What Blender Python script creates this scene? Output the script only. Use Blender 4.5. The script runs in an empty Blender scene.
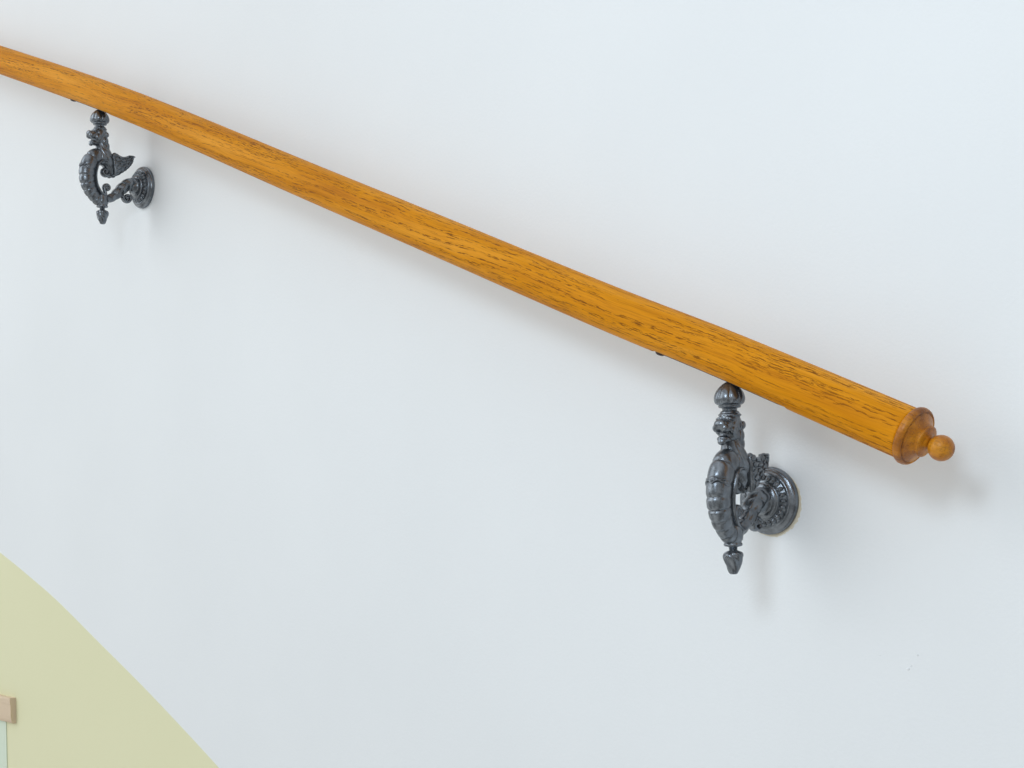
import bpy, bmesh, math, random
from math import sin, cos, pi, radians, sqrt, atan2
from mathutils import Vector, Matrix
random.seed(7)
S = bpy.context.scene
COL = S.collection

# ------------------------------------------------------------------ camera
FPX = 1400.0; PHI = radians(45); RHO = .02; HZ = 470.0
F = Vector((-cos(PHI), sin(PHI), 0)); R0 = Vector((sin(PHI), cos(PHI), 0)); Z = Vector((0, 0, 1))
R = R0*cos(RHO) - Z*sin(RHO); U = Z*cos(RHO) + R0*sin(RHO)
CAM = Vector((.82998, -1.20649, .03670))
def at(x, y, Y=0.0):
    r = F + R*((x-512)/FPX) + U*((HZ-y)/FPX)
    return CAM + r*((Y-CAM.y)/r.y)
cd = bpy.data.cameras.new('camera'); co = bpy.data.objects.new('camera', cd); COL.objects.link(co)
M = Matrix((R, U, -F)).transposed().to_4x4(); M.translation = CAM
co.matrix_world = M
cd.sensor_width = 36; cd.lens = FPX*36/1024; cd.shift_y = (HZ-384)/1024; cd.clip_start = .01
S.camera = co

# ------------------------------------------------------------------ materials
def mat(name):
    m = bpy.data.materials.new(name); m.use_nodes = True
    nt = m.node_tree; b = nt.nodes['Principled BSDF']
    return m, nt, b
def N(nt, t, **kw):
    n = nt.nodes.new(t)
    for k, v in kw.items(): setattr(n, k, v)
    return n
def lin(c): return tuple((x/255/12.92 if x/255 <= .04045 else ((x/255+.055)/1.055)**2.4) for x in c) + (1,)
def ramp(nt, src, stops):
    r = N(nt, 'ShaderNodeValToRGB'); nt.links.new(src, r.inputs[0])
    e = r.color_ramp.elements
    while len(e) < len(stops): e.new(.5)
    for k, (p, c) in enumerate(stops): e[k].position = p; e[k].color = c
    return r
def noise(nt, vec, scale, detail=2, rough=.5):
    n = N(nt, 'ShaderNodeTexNoise'); n.inputs['Scale'].default_value = scale
    n.inputs['Detail'].default_value = detail; n.inputs['Roughness'].default_value = rough
    if vec is not None: nt.links.new(vec, n.inputs['Vector'])
    return n
def mapping(nt, src, scale=(1, 1, 1), rot=(0, 0, 0), loc=(0, 0, 0)):
    m = N(nt, 'ShaderNodeMapping'); nt.links.new(src, m.inputs['Vector'])
    m.inputs['Scale'].default_value = scale; m.inputs['Rotation'].default_value = rot; m.inputs['Location'].default_value = loc
    return m.outputs[0]
def mixc(nt, fac, a, b, mode='MIX'):
    m = N(nt, 'ShaderNodeMix'); m.data_type = 'RGBA'; m.blend_type = mode
    for s, v in ((0, fac), (6, a), (7, b)):
        if hasattr(v, 'is_linked') or hasattr(v, 'links'): nt.links.new(v, m.inputs[s])
        else: m.inputs[s].default_value = v
    return m.outputs[2]
def math_(nt, op, a, b=None):
    m = N(nt, 'ShaderNodeMath', operation=op)
    for k, v in enumerate((a, b)):
        if v is None: continue
        if hasattr(v, 'links'): nt.links.new(v, m.inputs[k])
        else: m.inputs[k].default_value = v
    return m.outputs[0]

def plaster(name, base, var, rough=.6):
    m, nt, b = mat(name)
    tc = N(nt, 'ShaderNodeTexCoord').outputs['Object']
    n = noise(nt, tc, 3.0, 3)
    r = ramp(nt, n.outputs[0], [(.3, lin(base)), (.7, lin(var))])
    nt.links.new(r.outputs[0], b.inputs['Base Color'])
    b.inputs['Roughness'].default_value = rough
    f1 = noise(nt, tc, 260, 3, .6); f2 = noise(nt, mapping(nt, tc, (1, 1, .35)), 60, 2)
    h = math_(nt, 'ADD', f1.outputs[0], math_(nt, 'MULTIPLY', f2.outputs[0], 1.2))
    bp = N(nt, 'ShaderNodeBump'); bp.inputs['Strength'].default_value = .22; bp.inputs['Distance'].default_value = .0012
    nt.links.new(h, bp.inputs['Height']); nt.links.new(bp.outputs[0], b.inputs['Normal'])
    return m
M_wall = plaster('white_wall_paint', (229, 234, 238), (232, 237, 241))
M_green = plaster('pale_green_wall_paint', (226, 226, 190), (224, 224, 187))
M_stone = plaster('beige_stone', (206, 184, 158), (222, 204, 180), .8)
M_blue = plaster('pale_blue_paint', (214, 226, 206), (210, 226, 212))
M_fill = plaster('tan_filler', (196, 186, 160), (222, 218, 204), .9)

def make_metal():
    m, nt, b = mat('graphite_cast_iron')
    tc = N(nt, 'ShaderNodeTexCoord').outputs['Object']
    n = noise(nt, tc, 90, 4, .6)
    r = ramp(nt, n.outputs[0], [(.3, lin((94, 99, 105))), (.7, lin((132, 139, 147)))])
    ao = N(nt, 'ShaderNodeNewGeometry')
    nt.links.new(r.outputs[0], b.inputs['Base Color'])
    b.inputs['Metallic'].default_value = .85
    b.inputs['Roughness'].default_value = .27
    n2 = noise(nt, tc, 420, 3, .6)
    bp = N(nt, 'ShaderNodeBump'); bp.inputs['Strength'].default_value = .35; bp.inputs['Distance'].default_value = .0006
    nt.links.new(n2.outputs[0], bp.inputs['Height']); nt.links.new(bp.outputs[0], b.inputs['Normal'])
    return m
M_iron = make_metal()
M_dark, nt_, b_ = mat('dark_rusty_steel'); b_.inputs['Base Color'].default_value = (.02, .014, .012, 1); b_.inputs['Roughness'].default_value = .5
_n = noise(nt_, N(nt_, 'ShaderNodeTexCoord').outputs['Object'], 200, 3)
nt_.links.new(ramp(nt_, _n.outputs[0], [(.3, (.012, .010, .012, 1)), (.7, (.05, .022, .014, 1))]).outputs[0], b_.inputs['Base Color'])

def make_oak(name, vec_kind, dark=False):
    m, nt, b = mat(name)
    tcn = N(nt, 'ShaderNodeTexCoord')
    src = tcn.outputs['UV'] if vec_kind == 'UV' else tcn.outputs['Object']
    # slow waver of the grain
    wv = noise(nt, mapping(nt, src, (5, 12, 12)), 1.0, 2)
    wob = N(nt, 'ShaderNodeCombineXYZ')
    nt.links.new(math_(nt, 'MULTIPLY', math_(nt, 'SUBTRACT', wv.outputs[0], .5), .014), wob.inputs[1])
    nt.links.new(math_(nt, 'MULTIPLY', math_(nt, 'SUBTRACT', wv.outputs[0], .5), .014), wob.inputs[2])
    va = N(nt, 'ShaderNodeVectorMath', operation='ADD'); nt.links.new(mapping(nt, src, (1, 1, 1), (0, 0, .025)), va.inputs[0]); nt.links.new(wob.outputs[0], va.inputs[1])
    g = va.outputs[0]
    w2 = noise(nt, mapping(nt, src, (60, 30, 30)), 1.0, 2)
    wo2 = N(nt, 'ShaderNodeCombineXYZ'); nt.links.new(math_(nt, 'MULTIPLY', w2.outputs[0], .0024), wo2.inputs[1])
    vb = N(nt, 'ShaderNodeVectorMath', operation='ADD'); nt.links.new(g, vb.inputs[0]); nt.links.new(wo2.outputs[0], vb.inputs[1]); g2 = vb.outputs[0]
    tone = noise(nt, mapping(nt, g, (4, 55, 55)), 1.0, 3, .55)
    fib = noise(nt, mapping(nt, g, (16, 620, 620)), 1.0, 4, .65)
    if dark: c0, c1, c2 = (132, 74, 6), (182, 112, 14), (216, 148, 36)
    else: c0, c1, c2 = (194, 120, 0), (213, 139, 6), (226, 154, 38)
    base = ramp(nt, tone.outputs[0], [(.3, lin(c0)), (.5, lin(c1)), (.72, lin(c2))])
    fibc = ramp(nt, fib.outputs[0], [(.3, (.62, .55, .45, 1)), (.55, (1, 1, 1, 1)), (.8, (1.0, 1.0, 1.0, 1))])
    c = mixc(nt, .6, base.outputs[0], fibc.outputs[0], 'MULTIPLY')
    # growth bands that gather the pores in lines
    band = noise(nt, mapping(nt, g2, (4.0, 420, 420)), 1.0, 1)
    bandm = ramp(nt, band.outputs[0], [(.50, (0, 0, 0, 1)), (.56, (1, 1, 1, 1))])
    patch = noise(nt, mapping(nt, g, (3.5, 26, 26), loc=(.4, .2, 0)), 1.0, 1)
    patm = ramp(nt, patch.outputs[0], [(.30, (.6, .6, .6, 1)), (.6, (.95, .95, .95, 1))])
    pore = noise(nt, mapping(nt, g2, (85, 1000, 1000)), 1.0, 3, .6)
    porem = ramp(nt, pore.outputs[0], [(.50, (0, 0, 0, 1)), (.56, (1, 1, 1, 1))])
    msk = math_(nt, 'MULTIPLY', math_(nt, 'MULTIPLY', bandm.outputs[0], patm.outputs[0]), porem.outputs[0])
    c = mixc(nt, math_(nt, 'MULTIPLY', msk, .35 if dark else .85), c, lin((100, 48, 0) if not dark else (70, 34, 8)))
    nt.links.new(c, b.inputs['Base Color'])
    b.inputs['Roughness'].default_value = .34 if dark else .55
    b.inputs['Coat Weight'].default_value = .0; b.inputs['Coat Roughness'].default_value = .3
    b.inputs['Specular IOR Level'].default_value = .4 if dark else .12
    bp = N(nt, 'ShaderNodeBump'); bp.inputs['Strength'].default_value = .5; bp.inputs['Distance'].default_value = -.0005
    nt.links.new(msk, bp.inputs['Height']); nt.links.new(bp.outputs[0], b.inputs['Normal'])
    return m
M_oak = make_oak('varnished_oak', 'UV')
M_oakd = make_oak('darker_turned_oak', 'Object', True)

# ------------------------------------------------------------------ mesh helpers
def obj(name, bm, m, parent=None, smooth=True, loc=None):
    me = bpy.data.meshes.new(name); bmesh.ops.recalc_face_normals(bm, faces=bm.faces[:]); bm.to_mesh(me); bm.free()
    for p in me.polygons: p.use_smooth = smooth
    for mm in (m if isinstance(m, (list, tuple)) else [m]): me.materials.append(mm)
    o = bpy.data.objects.new(name, me); COL.objects.link(o)
    if parent is not None: o.parent = parent
    if loc is not None: o.location = loc
    return o
def bake(o, mods):
    """apply modifiers without operators"""
    for t, kw in mods:
        md = o.modifiers.new(t, t)
        for k, v in kw.items(): setattr(md, k, v)
    bpy.context.view_layer.update()
    dg = bpy.context.evaluated_depsgraph_get()
    me = bpy.data.meshes.new_from_object(o.evaluated_get(dg))
    o.modifiers.clear(); old = o.data; nm = old.name; o.data = me; bpy.data.meshes.remove(old); me.name = nm
    for p in me.polygons: p.use_smooth = True
    return o
def catmull(P, n):
    out = []
    P = [tuple(p) for p in P]
    Q = [tuple(2*a-b for a, b in zip(P[0], P[1]))] + P + [tuple(2*a-b for a, b in zip(P[-1], P[-2]))]
    for i in range(1, len(Q)-2):
        for k in range(n):
            t = k/n
            out.append(tuple(.5*((2*b)+(-a+c)*t+(2*a-5*b+4*c-d)*t*t+(-a+3*b-3*c+d)*t**3) for a, b, c, d in zip(Q[i-1], Q[i], Q[i+1], Q[i+2])))
    out.append(P[-1])
    return out
def sweep(bm, pts, rad, seg=24, side=Vector((1, 0, 0)), prof=None):
    """tube through pts; rad(i,t)->(r_side, r_plane); prof(ang,t)->radius multiplier"""
    rings = []; n = len(pts)
    for i, p in enumerate(pts):
        p = Vector(p)
        t = (Vector(pts[min(i+1, n-1)]) - Vector(pts[max(i-1, 0)])).normalized()
        b = (side - t*side.dot(t)).normalized(); nn = t.cross(b).normalized()
        rs, rp = rad(i/(n-1))
        ring = []
        for k in range(seg):
            a = 2*pi*k/seg; m = prof(a, i/(n-1)) if prof else 1
            ring.append(bm.verts.new(p + b*(cos(a)*rs*m) + nn*(sin(a)*rp*m)))
        rings.append(ring)
    for A, B in zip(rings, rings[1:]):
        for k in range(seg): bm.faces.new((A[k], A[(k+1) % seg], B[(k+1) % seg], B[k]))
    bm.faces.new(rings[0][::-1]); bm.faces.new(rings[-1])
def lathe(bm, prof, org, axis, seg=48, mod=None):
    """prof: (radius, height) pairs along axis"""
    axis = Vector(axis).normalized()
    s = Vector((1, 0, 0)) if abs(axis.x) < .9 else Vector((0, 0, 1))
    s = (s - axis*s.dot(axis)).normalized(); t = axis.cross(s); org = Vector(org); rings = []
    for r, h in prof:
        if r < 1e-6: rings.append([bm.verts.new(org+axis*h)]); continue
        rings.append([bm.verts.new(org + axis*h + (s*cos(2*pi*k/seg)+t*sin(2*pi*k/seg))*(r*(mod(2*pi*k/seg, r, h) if mod else 1))) for k in range(seg)])
    for A, B in zip(rings, rings[1:]):
        for k in range(seg):
            q = [A[k % len(A)], A[(k+1) % len(A)], B[(k+1) % len(B)], B[k % len(B)]]
            q = list(dict.fromkeys(q))
            if len(q) > 2: bm.faces.new(q)
    if len(rings[0]) > 1: bm.faces.new(rings[0][::-1])
    if len(rings[-1]) > 1: bm.faces.new(rings[-1])
def ell(bm, c, r, rot=None, u=24, v=16):
    mt = Matrix.Translation(c) @ (rot.to_4x4() if rot else Matrix()) @ Matrix.Diagonal((*r, 1))
    bmesh.ops.create_uvsphere(bm, u_segments=u, v_segments=v, radius=1, matrix=mt)
def smooth_prof(P, n=5): return catmull(P, n)

SU = .95   # outward scale of the bracket
def q(u, z, x=0.0): return Vector((x/1000, -u*SU/1000, z/1000))     # mm: u out of the wall, z up, x along the wall
AX = 84

def tag(o, label=None, cat=None, group=None, kind=None):
    if label: o['label'] = label
    if cat: o['category'] = cat
    if group: o['group'] = group
    if kind: o['kind'] = kind
    return o

# ------------------------------------------------------------------ wall
bm = bmesh.new()
def box(bm, x0, x1, y0, y1, z0, z1):
    vs = [bm.verts.new((x, y, z)) for x in (x0, x1) for y in (y0, y1) for z in (z0, z1)]
    for f in ((0, 1, 3, 2), (4, 6, 7, 5), (0, 4, 5, 1), (2, 3, 7, 6), (0, 2, 6, 4), (1, 5, 7, 3)): bm.faces.new([vs[i] for i in f])
box(bm, -4.5, 2.2, 0, .12, -2.6, 2.6)
wall = obj('wall_back', bm, M_wall, smooth=False); tag(wall, kind='structure', label='smooth white painted stairwell wall behind the handrail')

# painted pale green lower wall, its edge curves down the stair
edge_px = [(-260, 385), (-120, 464), (-60, 507), (0, 552.5), (30, 577), (58, 601.5), (100, 643.5), (142, 685.5), (180, 725.5), (219, 768), (262, 818), (330, 905)]
edge = [at(x, y) for x, y in edge_px]
e2 = catmull([(p.x, p.z) for p in edge], 8)
bm = bmesh.new(); t = .0003
top = [bm.verts.new((x, -t, z)) for x, z in e2]; topb = [bm.verts.new((x, 0.0, z)) for x, z in e2]
bot = [bm.verts.new((x, -t, -2.4)) for x, z in e2]
for k in range(len(e2)-1):
    bm.faces.new((top[k], top[k+1], bot[k+1], bot[k])); bm.faces.new((topb[k], topb[k+1], top[k+1], top[k]))
dado = obj('trim_1', bm, M_green, smooth=False); tag(dado, kind='structure', label='pale yellow-green painted lower wall with a curved upper edge')

# ledge at the left edge and the pale jamb under it
def ledge():
    A = at(16, 697.5, 0); B = at(16, 723, 0)
    bm = bmesh.new()
    z1, z0 = A.z, B.z; x1 = A.x; d = -.012
    # moulded profile (y, z) swept along x
    h = z1 - z0
    pr = [(0, z1), (d*.93, z1), (d, z1-h*.06), (d, z1-h*.22), (d*.93, z1-h*.27), (d*.93, z0+h*.28), (d*.86, z0+h*.16), (d*.66, z0+h*.04), (d*.5, z0), (0, z0)]
    n = 14; rings = []
    for i in range(n+1):
        x = x1 - .5*i/n
        j = .0008 if i else .0
        rings.append([bm.verts.new((x + (0 if i else -.0012*(k in (1, 2, 8, 7))), y + random.uniform(-j, j)*(y < 0), z + random.uniform(-j, j))) for k, (y, z) in enumerate(pr)])
    for A_, B_ in zip(rings, rings[1:]):
        for k in range(len(pr)-1): bm.faces.new((A_[k], A_[k+1], B_[k+1], B_[k]))
    bm.faces.new(rings[0]); bm.faces.new(rings[-1][::-1])
    o = obj('stone_ledge', bm, M_stone, smooth=False)
    tag(o, 'worn beige stone ledge end at the left edge of the pale green lower wall', 'ledge')
    return x1, z0
lx, lz = ledge()
bm = bmesh.new(); J = at(6.5, 750, -.002)
box(bm, J.x-.35, J.x, -.002, 0, -2.4, lz+.0005)
jamb = obj('trim_2', bm, M_blue, smooth=False); tag(jamb, kind='structure', label='pale blue-green painted strip below the stone ledge')

# ------------------------------------------------------------------ bracket (prototype at the wall point of its rosette)
def empty(name, loc):
    o = bpy.data.objects.new(name, None); COL.objects.link(o); o.location = loc; o.empty_display_size = .02; return o
B1 = at(770.5, 500.5); B2 = at(144.0, 187.8)
br = empty('handrail_bracket', B1)
G = 'ornate iron handrail brackets on the white wall'
tag(br, 'large dark cast-iron winged creature bracket under the rail near its knobbed lower end', 'bracket', G)
W = (0, -1, 0)

# rosette: stepped disc with a ring of lozenges and a trumpet boss
bm = bmesh.new()
P = [(0, -.001), (34.2, -.001), (35, 1), (35, 4), (34.3, 6), (32.5, 7.6), (30.2, 8.2), (29.6, 9.6), (28.0, 10.6), (26.6, 10.4), (25.8, 10.8), (20.5, 15.4), (19.2, 15.2), (18.4, 16.2), (17.4, 17.6), (15, 18.2), (13.2, 19.2), (11.6, 21.4), (10.2, 25), (9.4, 28), (0, 29)]
lathe(bm, [(r/1000, h*SU/1000) for r, h in P], (0, 0, 0), W, 72)
for k in range(24):
    a = 2*pi*k/24
    rot = Matrix.Rotation(-a, 3, 'Y') @ Matrix.Rotation(radians(40), 3, 'Z')
    # raised lozenge lying on the cone between r 20.5 and 26
    rr = .0233; c = Vector((rr*cos(a), -.0123, rr*sin(a)))
    mt = Matrix.Translation(c) @ rot.to_4x4() @ Matrix.Diagonal((.0066, .0040, .0044, 1))
    res = bmesh.ops.create_cube(bm, size=1, matrix=mt)
    es = {e for v in res['verts'] for e in v.link_edges}
    bmesh.ops.bevel(bm, geom=list(es), offset=.0009, segments=2, affect='EDGES')
obj('wall_rosette', bm, M_iron, br)

# arm: leafy S from the rosette to the clamp
armP = catmull([q(8, 2), q(18, 4), q(27, 3.5), q(37, -1.5), q(48, -11), q(58, -20), q(68, -26), q(80, -29)], 12)
bm = bmesh.new()
def rarm(t):
    r = .0090 + .0018*sin(pi*min(1, t*1.3)) - .0022*t
    return (r*1.05, r)
def parm(a, t):
    leaf = abs(sin(t*pi*6.5 + 1.2*abs(cos(a))))**.6          # overlapping leaf tips
    rib = .10*(1 if abs(cos(a)) > .93 else 0)
    return .86 + .16*leaf + .05*cos(a*6) + rib*.6
sweep(bm, armP, rarm, 36, prof=parm)
arm = obj('arm', bm, M_iron, br)
bake(arm, [('SUBSURF', dict(levels=1, render_levels=1))])
# curled leaf under the arm
def spiral(cu, cz, r0, r1, a0, turns, n=40, sgn=1):
    out = []
    for i in range(n+1):
        t = i/n; a = a0 + sgn*turns*2*pi*t; r = r0 + (r1-r0)*t
        out.append(Vector((0, -cu*SU/1000 - cos(a)*r/1000, cz/1000 + sin(a)*r/1000)))
    return out
bm = bmesh.new()
sp = [q(54, -15), q(48, -19)] + spiral(34, -21, 8.2, 1.5, radians(10), 1.35, sgn=-1)
sweep(bm, sp, lambda t: (.0052*(1-.35*t), .0030*(1-.4*t)), 14)
for s in (-1, 1): ell(bm, q(34, -21, s*2.2), (.003, .0026, .0026))
obj('scroll', bm, M_iron, br)
# small curl standing on the clamp inside the loop
bm = bmesh.new()
sp = [q(76, -27), q(76, -20)] + spiral(73, -9, 5.6, 1.2, radians(-10), 1.3, sgn=1)
sweep(bm, sp, lambda t: (.0042, .0030*(1-.3*t)), 12)
ell(bm, q(73, -9), (.0044, .0026, .0026))
obj('curl', bm, M_iron, br)

# tail loop: segmented fat C, thin rim on its inner side
LP = [q(77, 37), q(86, 40.5), q(95, 38), q(104, 28), q(109, 14), q(109.5, 0), q(106, -12), q(99, -23), q(90, -30.5), q(82, -34.5)]
path = catmull(LP, 14)
bm = bmesh.new()
segs = [0, .13, .27, .40, .505, .595, .68, .76, .84, .92, 1.0]
def seg_bulge(t):
    for a, b in zip(segs, segs[1:]):
        if a <= t <= b:
            x = (t-a)/(b-a)
            return sqrt(max(0.0, 1-(2*x-1)**4))
    return 0
def rloop(t):
    base = .0100 + .0034*sin(pi*min(1, max(0, (t+.12)/.9)))**.8
    if t > .72: base *= 1-.10*(t-.72)/.28
    return (max(base*.86, .0116 if t < .35 else 0), base)
def ploop(a, t):
    # nn side: outer back of the loop carries the plates, inner side is smooth
    outer = .5+.5*sin(a)*LSIGN
    return 1 + (seg_bulge(t)-.6)*.22*(.5+.5*outer)
LSIGN = 1
_t = (path[20][1]-path[19][1], path[20][2]-path[19][2])
# orientation test: nn = t x b with b=+X
tv = Vector((0, path[60][1]-path[58][1], path[60][2]-path[58][2])).normalized(); nn = tv.cross(Vector((1, 0, 0)))
LSIGN = 1 if nn.y < 0 else -1
sweep(bm, path, rloop, 36, prof=ploop)
loop = obj('tail_loop', bm, M_iron, br); bake(loop, [('SUBSURF', dict(levels=1, render_levels=1))])
# inner rim, ends in a curl at the chest
bm = bmesh.new()
rp = [q(70, 12), q(71, 17.5), q(76, 19.5), q(80, 14), q(77, 9.5)]
rim = [q(76, 33), q(84, 33.5), q(92, 28), q(96.5, 18), q(98, 6), q(96, -6), q(91, -15), q(84, -22), q(77, -26)]
rimc = catmull([tuple(v) for v in rim], 10)
sweep(bm, rimc, lambda t: (.0136*(1-.55*max(0, t-.35)), .0026), 24)
obj('inner_rim', bm, M_iron, loop)
# strap with a rivet over the upper back
bm = bmesh.new()
def on_loop(t): 
    i = t*(len(path)-1); k = int(i); f = i-k
    p = Vector(path[k]).lerp(Vector(path[min(k+1, len(path)-1)]), f); tg = (Vector(path[min(k+1, len(path)-1)])-Vector(path[k])).normalized()
    n_ = tg.cross(Vector((1, 0, 0))).normalized()*LSIGN
    return p, tg, n_
for sgn in (1, -1):
    pts = []
    for i in range(25):
        a = radians(-82 + 164*i/24)
        tt = .40 + sgn*(.035*(abs(a)/1.43)**1.0 - .012) * (1 if sgn > 0 else 1)
        p, tg, n_ = on_loop(tt); rs, rpn = rloop(tt)
        pts.append(p + Vector((1, 0, 0))*sin(a)*(rs*1.06) + n_*cos(a)*(rpn*1.07))
    sweep(bm, pts, lambda t: (.0011, .0011), 8, side=Vector((0, .3, 1)))
p, tg, n_ = on_loop(.405); rs, rpn = rloop(.405)
for a in (0, 70, -70):
    a = radians(a); d = Vector((1, 0, 0))*sin(a)*rs*1.05 + n_*cos(a)*rpn*1.06
    lathe(bm, [(.0034, -.001), (.0034, .0008), (.0026, .0012), (.0018, .0006), (.0015, .0016), (0, .0019)], p+d, d, 16)
obj('strap', bm, M_iron, loop)

# clamp collar and hanging bud
bm = bmesh.new()
P = [(0, -46), (4.2, -46), (4.2, -43.5), (8.6, -42.6), (9.4, -41.4), (9.2, -40.2), (8.4, -39.2), (8.6, -37.5), (9.8, -36.5), (10.2, -33), (9.8, -26), (8, -22), (5, -19), (0, -18)]
lathe(bm, [(r/1000, z/1000) for r, z in P], q(82.5, 0), (0, 0, 1), 40)
obj('collar', bm, M_iron, br)
bm = bmesh.new()
P = smooth_prof([(.0, -70.5), (3.2, -70), (5.2, -67), (7.4, -61), (9.2, -55.5), (9.7, -52), (8.6, -49.3), (6, -47.6), (3.8, -46.6), (3.4, -44.5)], 4)
def bud(a, r, h):
    tw = a*1 + h*90
    return 1 + .20*(abs(cos(2.5*tw))**.8-.6) if r > .002 else 1
lathe(bm, [(max(0, r)/1000, z/1000) for r, z in P], q(82.5, 0), (0, 0, 1), 60, bud)
obj('hanging_bud', bm, M_iron, br)

# melon knob and neck under the rail
bm = bmesh.new()
P = smooth_prof([(2.2, 119.4), (6.3, 117.2), (10.8, 113.3), (14.2, 108.3), (15.7, 102.8), (14.6, 98.5), (12, 96.6)], 4)
P = [(0, 119.6)] + P + [(10.8, 96.4), (11.2, 95.2), (10.6, 93.8), (7.6, 93.2), (7.1, 91), (7.3, 88), (0, 88)]
def melon(a, r, h):
    k = max(0, min(1, (h-.0967)/.002))*max(0, min(1, (.119-h)/.002))
    return 1 - .10*k*(1-abs(sin(4*(a+.25))))**2.2
lathe(bm, [(r/1000, z/1000) for r, z in P], q(AX, 0), (0, 0, 1), 96, melon)
obj('fluted_knob', bm, M_iron, br)

# head: beast facing away from the wall
bm = bmesh.new()
ell(bm, q(84, 78), (.0112, .0125, .0125))                      # skull
ell(bm, q(84, 86.5), (.0118, .0112, .0028))                    # cap brim
ell(bm, q(84, 89), (.0095, .0095, .0030))
ell(bm, q(96.5, 76), (.0092, .0095, .0066))                      # muzzle
ell(bm, q(104.5, 77), (.0066, .0042, .0050))                 # nose
for s in (-1, 1): ell(bm, q(101, 73.5, s*4.6), (.0048, .0060, .0046)) # jowls
ell(bm, q(96.5, 62), (.0070, .0080, .0036), Matrix.Rotation(radians(-14), 3, 'X'))   # lower jaw
ell(bm, q(101.5, 60), (.0044, .0036, .0034))                  # chin
ell(bm, q(86, 67), (.0108, .0100, .0078))                      # jaw back
for s in (-1, 1):
    ell(bm, q(93.5, 83.2, s*5.4), (.0052, .0040, .0020), Matrix.Rotation(radians(s*18), 3, 'Y'))  # brow
    ell(bm, q(91.0, 71.5, s*8.0), (.0036, .0060, .0050))       # cheek
    ell(bm, q(76.5, 76.5, s*10.4), (.0028, .0034, .0042))      # ear
    ell(bm, q(79, 66, s*9), (.0034, .0052, .0070))             # mane lock
    ell(bm, q(76, 58, s*7.5), (.0036, .0052, .0070))
head = obj('beast_head', bm, M_iron, br)
bake(head, [('REMESH', dict(mode='VOXEL', voxel_size=.0007)), ('SMOOTH', dict(factor=.5, iterations=3))])
bm = bmesh.new()
for s in (-1, 1): ell(bm, q(95.2, 79.4, s*6.0), (.0023, .0023, .0023), None, 12, 8)
eyes = obj('eyes', bm, M_iron, head)

# neck and chest
bm = bmesh.new()
NP = catmull([q(83, 66), q(81.5, 58), q(79.5, 50), q(75, 41), q(70, 33), (q(66.5, 25)), q(65.5, 18), q(67, 14)], 10)
def rneck(t):
    r = .0082 + .0040*sin(pi*min(1, t*1.15))**2 - .004*max(0, t-.8)/.2
    return (r*1.12, r)
def pneck(a, t): return 1 + .09*abs(sin(a*4 + t*9))**.8 - .04
sweep(bm, NP, rneck, 48, prof=pneck)
for s in (-1, 1):
    ell(bm, q(81, 48, s*6.5), (.0030, .0040, .0085), Matrix.Rotation(radians(20), 3, 'X'))   # breast feathers
    ell(bm, q(75.5, 54, s*6.5), (.0032, .0050, .0095), Matrix.Rotation(radians(-8), 3, 'X'))
    ell(bm, q(77, 38, s*8), (.0030, .0052, .0080), Matrix.Rotation(radians(30), 3, 'X'))
    ell(bm, q(66, 36, s*7), (.0040, .0070, .0100), Matrix.Rotation(radians(15), 3, 'X'))     # shoulder
chest = obj('chest', bm, M_iron, br)
bake(chest, [('REMESH', dict(mode='VOXEL', voxel_size=.0008)), ('SMOOTH', dict(factor=.5, iterations=2))])
# paw curl inside the loop
bm = bmesh.new()
sp = [q(66, 22), q(69, 13)] + spiral(76, 17, 6.5, 1.4, radians(-130), 1.2, sgn=1)
sweep(bm, sp, lambda t: (.0060*(1-.2*t), .0032*(1-.3*t)), 14)
ell(bm, q(76, 17), (.0062, .0026, .0026))
ell(bm, q(61, 12.5), (.0055, .0040, .0036))
obj('foot_scroll', bm, M_iron, br)

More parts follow.
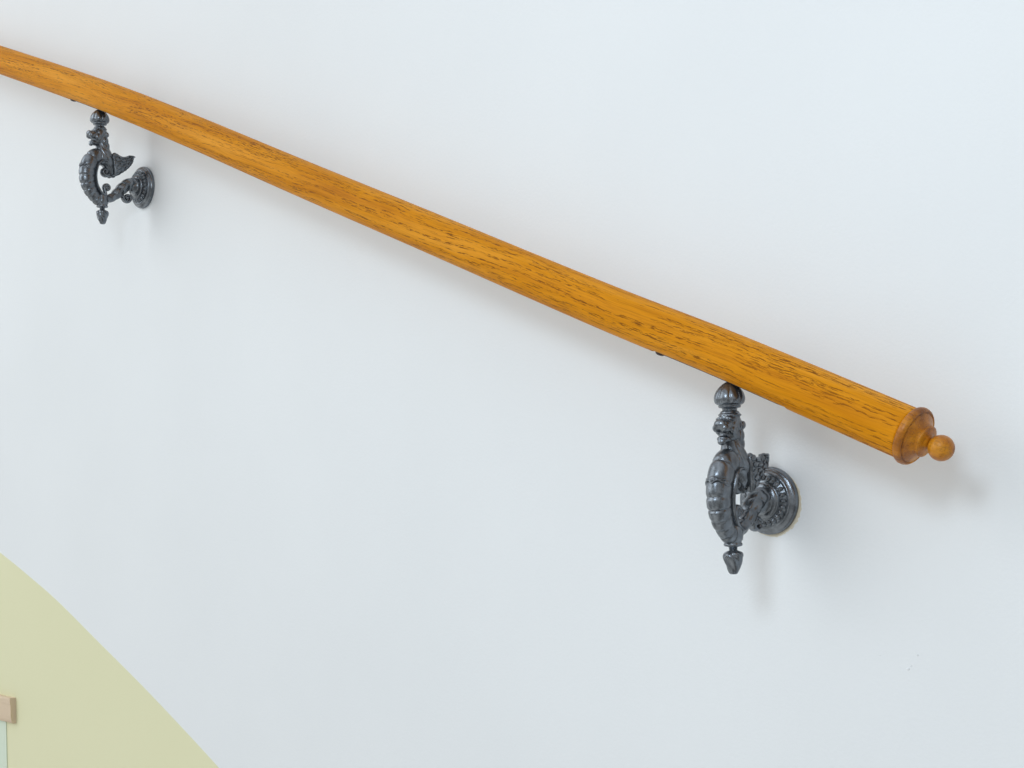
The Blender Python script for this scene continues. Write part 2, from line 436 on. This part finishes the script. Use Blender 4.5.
# wings: layered feathers in rows
def wing(s):
    bm = bmesh.new()
    # outline in (u,z): root near the shoulder, tip towards the wall
    top = catmull([(68, 46, 0), (63, 49, 0), (56, 46.5, 0), (48, 44.5, 0), (41, 45.5, 0), (34, 48.5, 0), (29.5, 48.5, 0), (27.5, 46.5, 0)], 6)
    low = catmull([(64, 10, 0), (57, 12.5, 0), (50, 17, 0), (43, 21.5, 0), (37, 26.5, 0), (31, 32.5, 0), (27.5, 39.5, 0), (26.5, 44, 0)], 6)
    n = len(top); m = 26
    def lat(i, j, f):
        t = i/(n-1); w = j/m
        row = (w*4.2) % 1.0                                   # rows of overlapping feathers
        fe = abs(sin((t*7.5 + .5*int(w*4.2))*pi))             # feather tips along a row
        amp = .0004*(1-row)
        th = .0040*(1-.55*t)*(1-(2*w-1)**4)**.5 + .0004
        return (.0108 - .0016*t) * s + f*(th + amp)
    grid = {}
    for f in (-1, 1):
        for i in range(n):
            for j in range(m+1):
                w = j/m
                wob = .0
                if j == m: wob = .9*abs(sin(i/(n-1)*7.5*pi))
                u = top[i][0]*(1-w)+low[i][0]*w; z = top[i][1]*(1-w)+low[i][1]*w - wob
                grid[f, i, j] = bm.verts.new(Vector((lat(i, j, f), -u*SU/1000, z/1000)))
    for f in (-1, 1):
        for i in range(n-1):
            for j in range(m): bm.faces.new((grid[f, i, j], grid[f, i+1, j], grid[f, i+1, j+1], grid[f, i, j+1]))
    rows = ((.14, 4, .0078), (.33, 4, .0080), (.52, 4, .0078), (.70, 4, .0070), (.86, 3, .0064))
    for w, cnt, ln in rows:
        for k in range(cnt):
            t = (k+.6+(.25 if w in (.33, .70) else 0))/(cnt+.35); i = min(n-2, int(t*(n-1))); f = t*(n-1)-i
            def pt(i):
                return Vector((0, -(top[i][0]*(1-w)+low[i][0]*w)*SU/1000, (top[i][1]*(1-w)+low[i][1]*w)/1000))
            p = pt(i).lerp(pt(i+1), f); d = (pt(i+1)-pt(i)).normalized(); ang = atan2(d.z, d.y)
            hgt = (Vector((0, -top[i][0]*SU/1000, top[i][1]/1000)) - Vector((0, -low[i][0]*SU/1000, low[i][1]/1000))).length
            for sd in (-1, 1):
                off = (.0108 - .0016*t)*s + sd*((.0040*(1-.55*t)*(1-(2*w-1)**4)**.5) + .0006)
                ell(bm, Vector((off, p.y, p.z)), (.0018, ln*.78, max(.0012, hgt*.085)), Matrix.Rotation(ang, 3, 'X') @ Matrix.Rotation(radians(12*sd*1), 3, 'Z'), 14, 8)
    for i in range(n-1):
        for j in (0, m): bm.faces.new((grid[-1, i, j], grid[-1, i+1, j], grid[1, i+1, j], grid[1, i, j]))
    for j in range(m):
        for i in (0, n-1): bm.faces.new((grid[-1, i, j], grid[-1, i, j+1], grid[1, i, j+1], grid[1, i, j]))
    obj('wing', bm, M_iron, br)
for s in (1, -1): wing(s)

# ------------------------------------------------------------------ second bracket: copy of the thing and of every part
def copy_tree(o, parent=None):
    c = o.copy(); COL.objects.link(c); c.parent = parent
    for ch in list(o.children): copy_tree(ch, c)
    return c
bpy.context.view_layer.update()
br2 = copy_tree(br); br2.location = B2; br2.scale = (.97,)*3
tag(br2, 'smaller grey cast-iron winged creature bracket under the high far end of the rail', 'bracket', G)
# the casting of the near bracket is turned a few degrees on its rosette
TURN = radians(6.3)
for ch in br.children:
    if not ch.name.startswith('wall_rosette'): ch.rotation_euler.z = TURN

# ------------------------------------------------------------------ handrail
RR = .0240; YR = -AX*SU/1000
def axis_pt(b, sc, tr): return b + Matrix.Rotation(tr, 3, 'Z') @ q(AX, 119.2)*sc
K1 = axis_pt(B1, 1, TURN); K2 = axis_pt(B2, .97, 0)
lift = (RR-.0011)/cos(radians(22.5))
yr = (K1.y+K2.y)/2
z1 = K1.z+lift; z2 = K2.z+lift
endp = at(909, 434.5, YR)
sl = (z1-endp.z)/(endp.x-K1.x)
sm = (z2-z1)/(K1.x-K2.x)
print('slopes', sl, sm, K1, K2)
ctrl = []
e0 = at(0, 59.9, YR)
sleft = (e0.z-z2)/(K2.x-e0.x)
print('left slope', sleft)
ctrl = [(e0.x-1.0, yr, e0.z+sleft*.95), (e0.x-.4, yr, e0.z+sleft*.39), (e0.x, yr, e0.z), (K2.x, yr, z2), *[tuple(at(x, y, yr)) for x, y in ((180, 126.3), (300, 177.7), (420, 228.3), (600, 304.7))], (K1.x, yr, z1), (endp.x, yr, endp.z)]
def zat(x):
    for a, b in zip(cs, cs[1:]):
        if a[0] <= x <= b[0]: return a[2]+(b[2]-a[2])*(x-a[0])/(b[0]-a[0])
cs = catmull(ctrl, 40)
# resample evenly
L = [0]
for a, b in zip(cs, cs[1:]): L.append(L[-1] + (Vector(b)-Vector(a)).length)
tot = L[-1]
def samp(s):
    import bisect
    k = min(max(bisect.bisect_right(L, s)-1, 0), len(L)-2); f = (s-L[k])/(L[k+1]-L[k])
    return Vector(cs[k]).lerp(Vector(cs[k+1]), f)
def s_of(x):
    lo, hi = 0, tot
    for _ in range(40):
        m_ = (lo+hi)/2
        if samp(m_).x < x: lo = m_
        else: hi = m_
    return lo
rail_root = empty('handrail', Vector((K1.x, yr, z1)))
tag(rail_root, 'long round varnished oak handrail sloping down to a turned knob end', 'handrail')
org = Vector((K1.x, yr, z1))
sB = [s_of(K1.x), s_of(K2.x)]
POCK = [(sB[0]-.092, sB[0]+.086), (sB[1]-.088, sB[1]+.060)]
DEP = .0022
def build_rail():
    step = .003; n = int(tot/step); seg = 72
    ss = [tot*i/n for i in range(n+1)]
    for a, b in POCK:
        for e in (a, b): ss += [e-.0004, e+.0004]
    ss = sorted(ss)
    bm = bmesh.new(); uvl = bm.loops.layers.uv.new('UVMap'); rings = []
    for s in ss:
        p = samp(s); tg = (samp(min(s+.01, tot))-samp(max(s-.01, 0))).normalized()
        side = Vector((0, -1, 0)); up = side.cross(tg).normalized()
        if up.z < 0: up = -up
        pk = 0
        for a, b in POCK:
            if a <= s <= b: pk = 1
        ring = []
        for k in range(seg):
            a = 2*pi*k/seg                                  # seam at k=0 faces the wall
            y = -cos(a)*RR; z = sin(a)*RR
            zmin = -RR + (DEP+.0004 if pk else .0003)
            z = max(z, zmin)
            ring.append(bm.verts.new(p + side*y + up*z - org))
        rings.append(ring)
    for i in range(len(rings)-1):
        for k in range(seg):
            k2 = (k+1) % seg
            f = bm.faces.new((rings[i][k], rings[i+1][k], rings[i+1][k2], rings[i][k2]))
            for lp, (si, kk) in zip(f.loops, ((i, k), (i+1, k), (i+1, k+1), (i, k+1))):
                lp[uvl].uv = (ss[si], 2*pi*RR*kk/seg)
    bm.faces.new(rings[0]); bm.faces.new(rings[-1][::-1])
    o = obj('rail', bm, M_oak, rail_root)
    return o
rail = build_rail()
# turned end: ring moulding, cove, neck, ball
tg = (samp(tot)-samp(tot-.02)).normalized(); E0 = samp(tot) - org
bm = bmesh.new()
P = [(0, -.004), (.0222, -.004), (.0232, 0), (.0254, .0001), (.0264, .0010), (.0270, .0026), (.0270, .0046), (.0264, .0066), (.0252, .0080), (.0244, .0082), (.0236, .0072), (.0230, .0072), (.0226, .0086), (.0216, .0092), (.0194, .0102), (.0168, .0122), (.0146, .0142), (.0138, .0150), (.0138, .0156), (.0145, .0159), (.0148, .0168), (.0144, .0178), (.0126, .0184), (.0085, .0186), (.0068, .0200), (0, .023)]
lathe(bm, P, (0, 0, 0), (1, 0, 0), 72)
rotm = tg.to_track_quat('X', 'Z')
cap = obj('end_moulding', bm, M_oakd, rail_root, loc=E0); cap.rotation_mode = 'QUATERNION'; cap.rotation_quaternion = rotm
tag(cap, 'darker turned oak ring moulding')
bm = bmesh.new(); rb = .0116; cb = .0325
P = [(rb*sin(a), cb - rb*cos(a)) for a in [pi*i/28 for i in range(29)]]; P[0] = (0, cb-rb); P[-1] = (0, cb+rb)
lathe(bm, P, (0, 0, 0), (1, 0, 0), 48)
ball = obj('end_ball', bm, M_oakd, rail_root, loc=E0); ball.rotation_mode = 'QUATERNION'; ball.rotation_quaternion = rotm

# steel strap let into the underside above each bracket, with its screw
def strap(i, parent, K, sc):
    a, b = POCK[i]; a += .003; b -= .006
    bm = bmesh.new(); rings = []
    n = 24
    for k in range(n+1):
        s = a + (b-a)*k/n
        p = samp(s); tg = (samp(s+.01)-samp(s-.01)).normalized(); side = Vector((0, -1, 0)); up = side.cross(tg).normalized()
        if up.z < 0: up = -up
        w = .0055
        if k in (0, n): w = .0035
        zz = -RR + DEP
        rings.append([bm.verts.new(p + side*y + up*z) for y, z in ((-w, zz+.0003), (w, zz+.0003), (w, zz-.0011), (-w, zz-.0011))])
    for A, B in zip(rings, rings[1:]):
        for k in range(4): bm.faces.new((A[k], A[(k+1) % 4], B[(k+1) % 4], B[k]))
    bm.faces.new(rings[0]); bm.faces.new(rings[-1][::-1])
    bm.transform(Matrix.Diagonal((1/sc,)*3).to_4x4() @ Matrix.Translation(-parent.location))
    st = obj('mounting_strap', bm, M_dark, parent, smooth=False)
    bm = bmesh.new(); s = a+.0050; p = samp(s); tg = (samp(s+.01)-samp(s-.01)).normalized(); up = Vector((0, -1, 0)).cross(tg).normalized()
    if up.z < 0: up = -up
    c = p - up*(RR-DEP)
    lathe(bm, [(.0052, -.0002), (.0052, .0014), (.0046, .0028), (.0030, .0036), (0, .0040)], c, -up, 20)
    bm.transform(Matrix.Diagonal((1/sc,)*3).to_4x4() @ Matrix.Translation(-parent.location))
    obj('screw', bm, M_dark, st)
strap(0, br, K1, 1.0); strap(1, br2, K2, .97)

# ragged tan filler showing round the near rosette
bm = bmesh.new(); c = Vector((B1.x+.0006, 0, B1.z-.0010)); n = 90; ring = []; rg = []
for k in range(n):
    a = 2*pi*k/n; low = max(0, cos(a-radians(-45)))
    r = .0345 + low*(.0010 + random.uniform(0, .0022)) 
    ring.append(bm.verts.new((c.x+cos(a)*r, -.0007, c.z+sin(a)*r))); rg.append(bm.verts.new((c.x+cos(a)*(r+.0006), .0, c.z+sin(a)*(r+.0006))))
for k in range(n): bm.faces.new((ring[k], ring[(k+1) % n], rg[(k+1) % n], rg[k]))
bm.faces.new(ring)
fl = obj('trim_3', bm, M_fill, smooth=False); tag(fl, kind='structure', label='ragged tan filler round the near bracket rosette')

# tiny chips of paint standing on the wall
bm = bmesh.new()
for (x, y, r) in ((917.5, 655, .0013), (908, 669, .0016), (880, 655, .0006), (911, 666, .0008), (258, 278, .0008)):
    p = at(x, y); ell(bm, (p.x, -.0002, p.z), (r, .0007, r*.8), None, 10, 6)
obj_chips = obj('trim_4', bm, M_wall); tag(obj_chips, kind='structure', label='tiny blobs of white paint standing on the wall')

# ------------------------------------------------------------------ light
def area(name, loc, target, size, power, col, sy=None):
    d = bpy.data.lights.new(name, 'AREA'); d.energy = power; d.size = size; d.color = col
    d.shape = 'RECTANGLE'; d.size_y = sy or size
    o = bpy.data.objects.new(name, d); COL.objects.link(o); o.location = loc
    o.rotation_euler = (Vector(target)-Vector(loc)).to_track_quat('-Z', 'Y').to_euler(); return o
area('window_light', (-3.0, -2.4, 1.7), (-.5, 0, .1), 3.2, 46, (.91, .97, 1.0))
area('stair_light', (.40, -1.6, .85), (.2, 0, 0), .45, 8.6, (.78, .90, 1.0))
w = bpy.data.worlds.new('stairwell_daylight'); S.world = w; w.use_nodes = True
nt = w.node_tree; bg = nt.nodes['Background']
tc = N(nt, 'ShaderNodeTexCoord').outputs['Generated']
sx = N(nt, 'ShaderNodeSeparateXYZ'); nt.links.new(tc, sx.inputs[0])
r = ramp(nt, math_(nt, 'ADD', math_(nt, 'MULTIPLY', sx.outputs[2], .5), .5), [(.0, (.64, .635, .60, 1)), (.4, (.78, .78, .745, 1)), (.62, (.86, .86, .84, 1)), (1, (.9, .92, .94, 1))])
rn = noise(nt, mapping(nt, tc, (1, 1, .8), loc=(3.1, 1.2, .4)), 1.9, 1)
rr2 = ramp(nt, rn.outputs[0], [(.40, (.35, .35, .36, 1)), (.58, (1.25, 1.25, 1.25, 1))])
gx = math_(nt, 'SUBTRACT', 1.0, math_(nt, 'MULTIPLY', sx.outputs[0], .40))
gv = N(nt, 'ShaderNodeVectorMath', operation='SCALE'); nt.links.new(mixc(nt, 1.0, r.outputs[0], rr2.outputs[0], 'MULTIPLY'), gv.inputs[0]); nt.links.new(gx, gv.inputs['Scale'])
nt.links.new(gv.outputs[0], bg.inputs[0]); bg.inputs[1].default_value = .98

vs = S.view_settings; vs.view_transform = 'Standard'; vs.look = 'None'; vs.gamma = 1; vs.use_curve_mapping = False; vs.exposure = 0
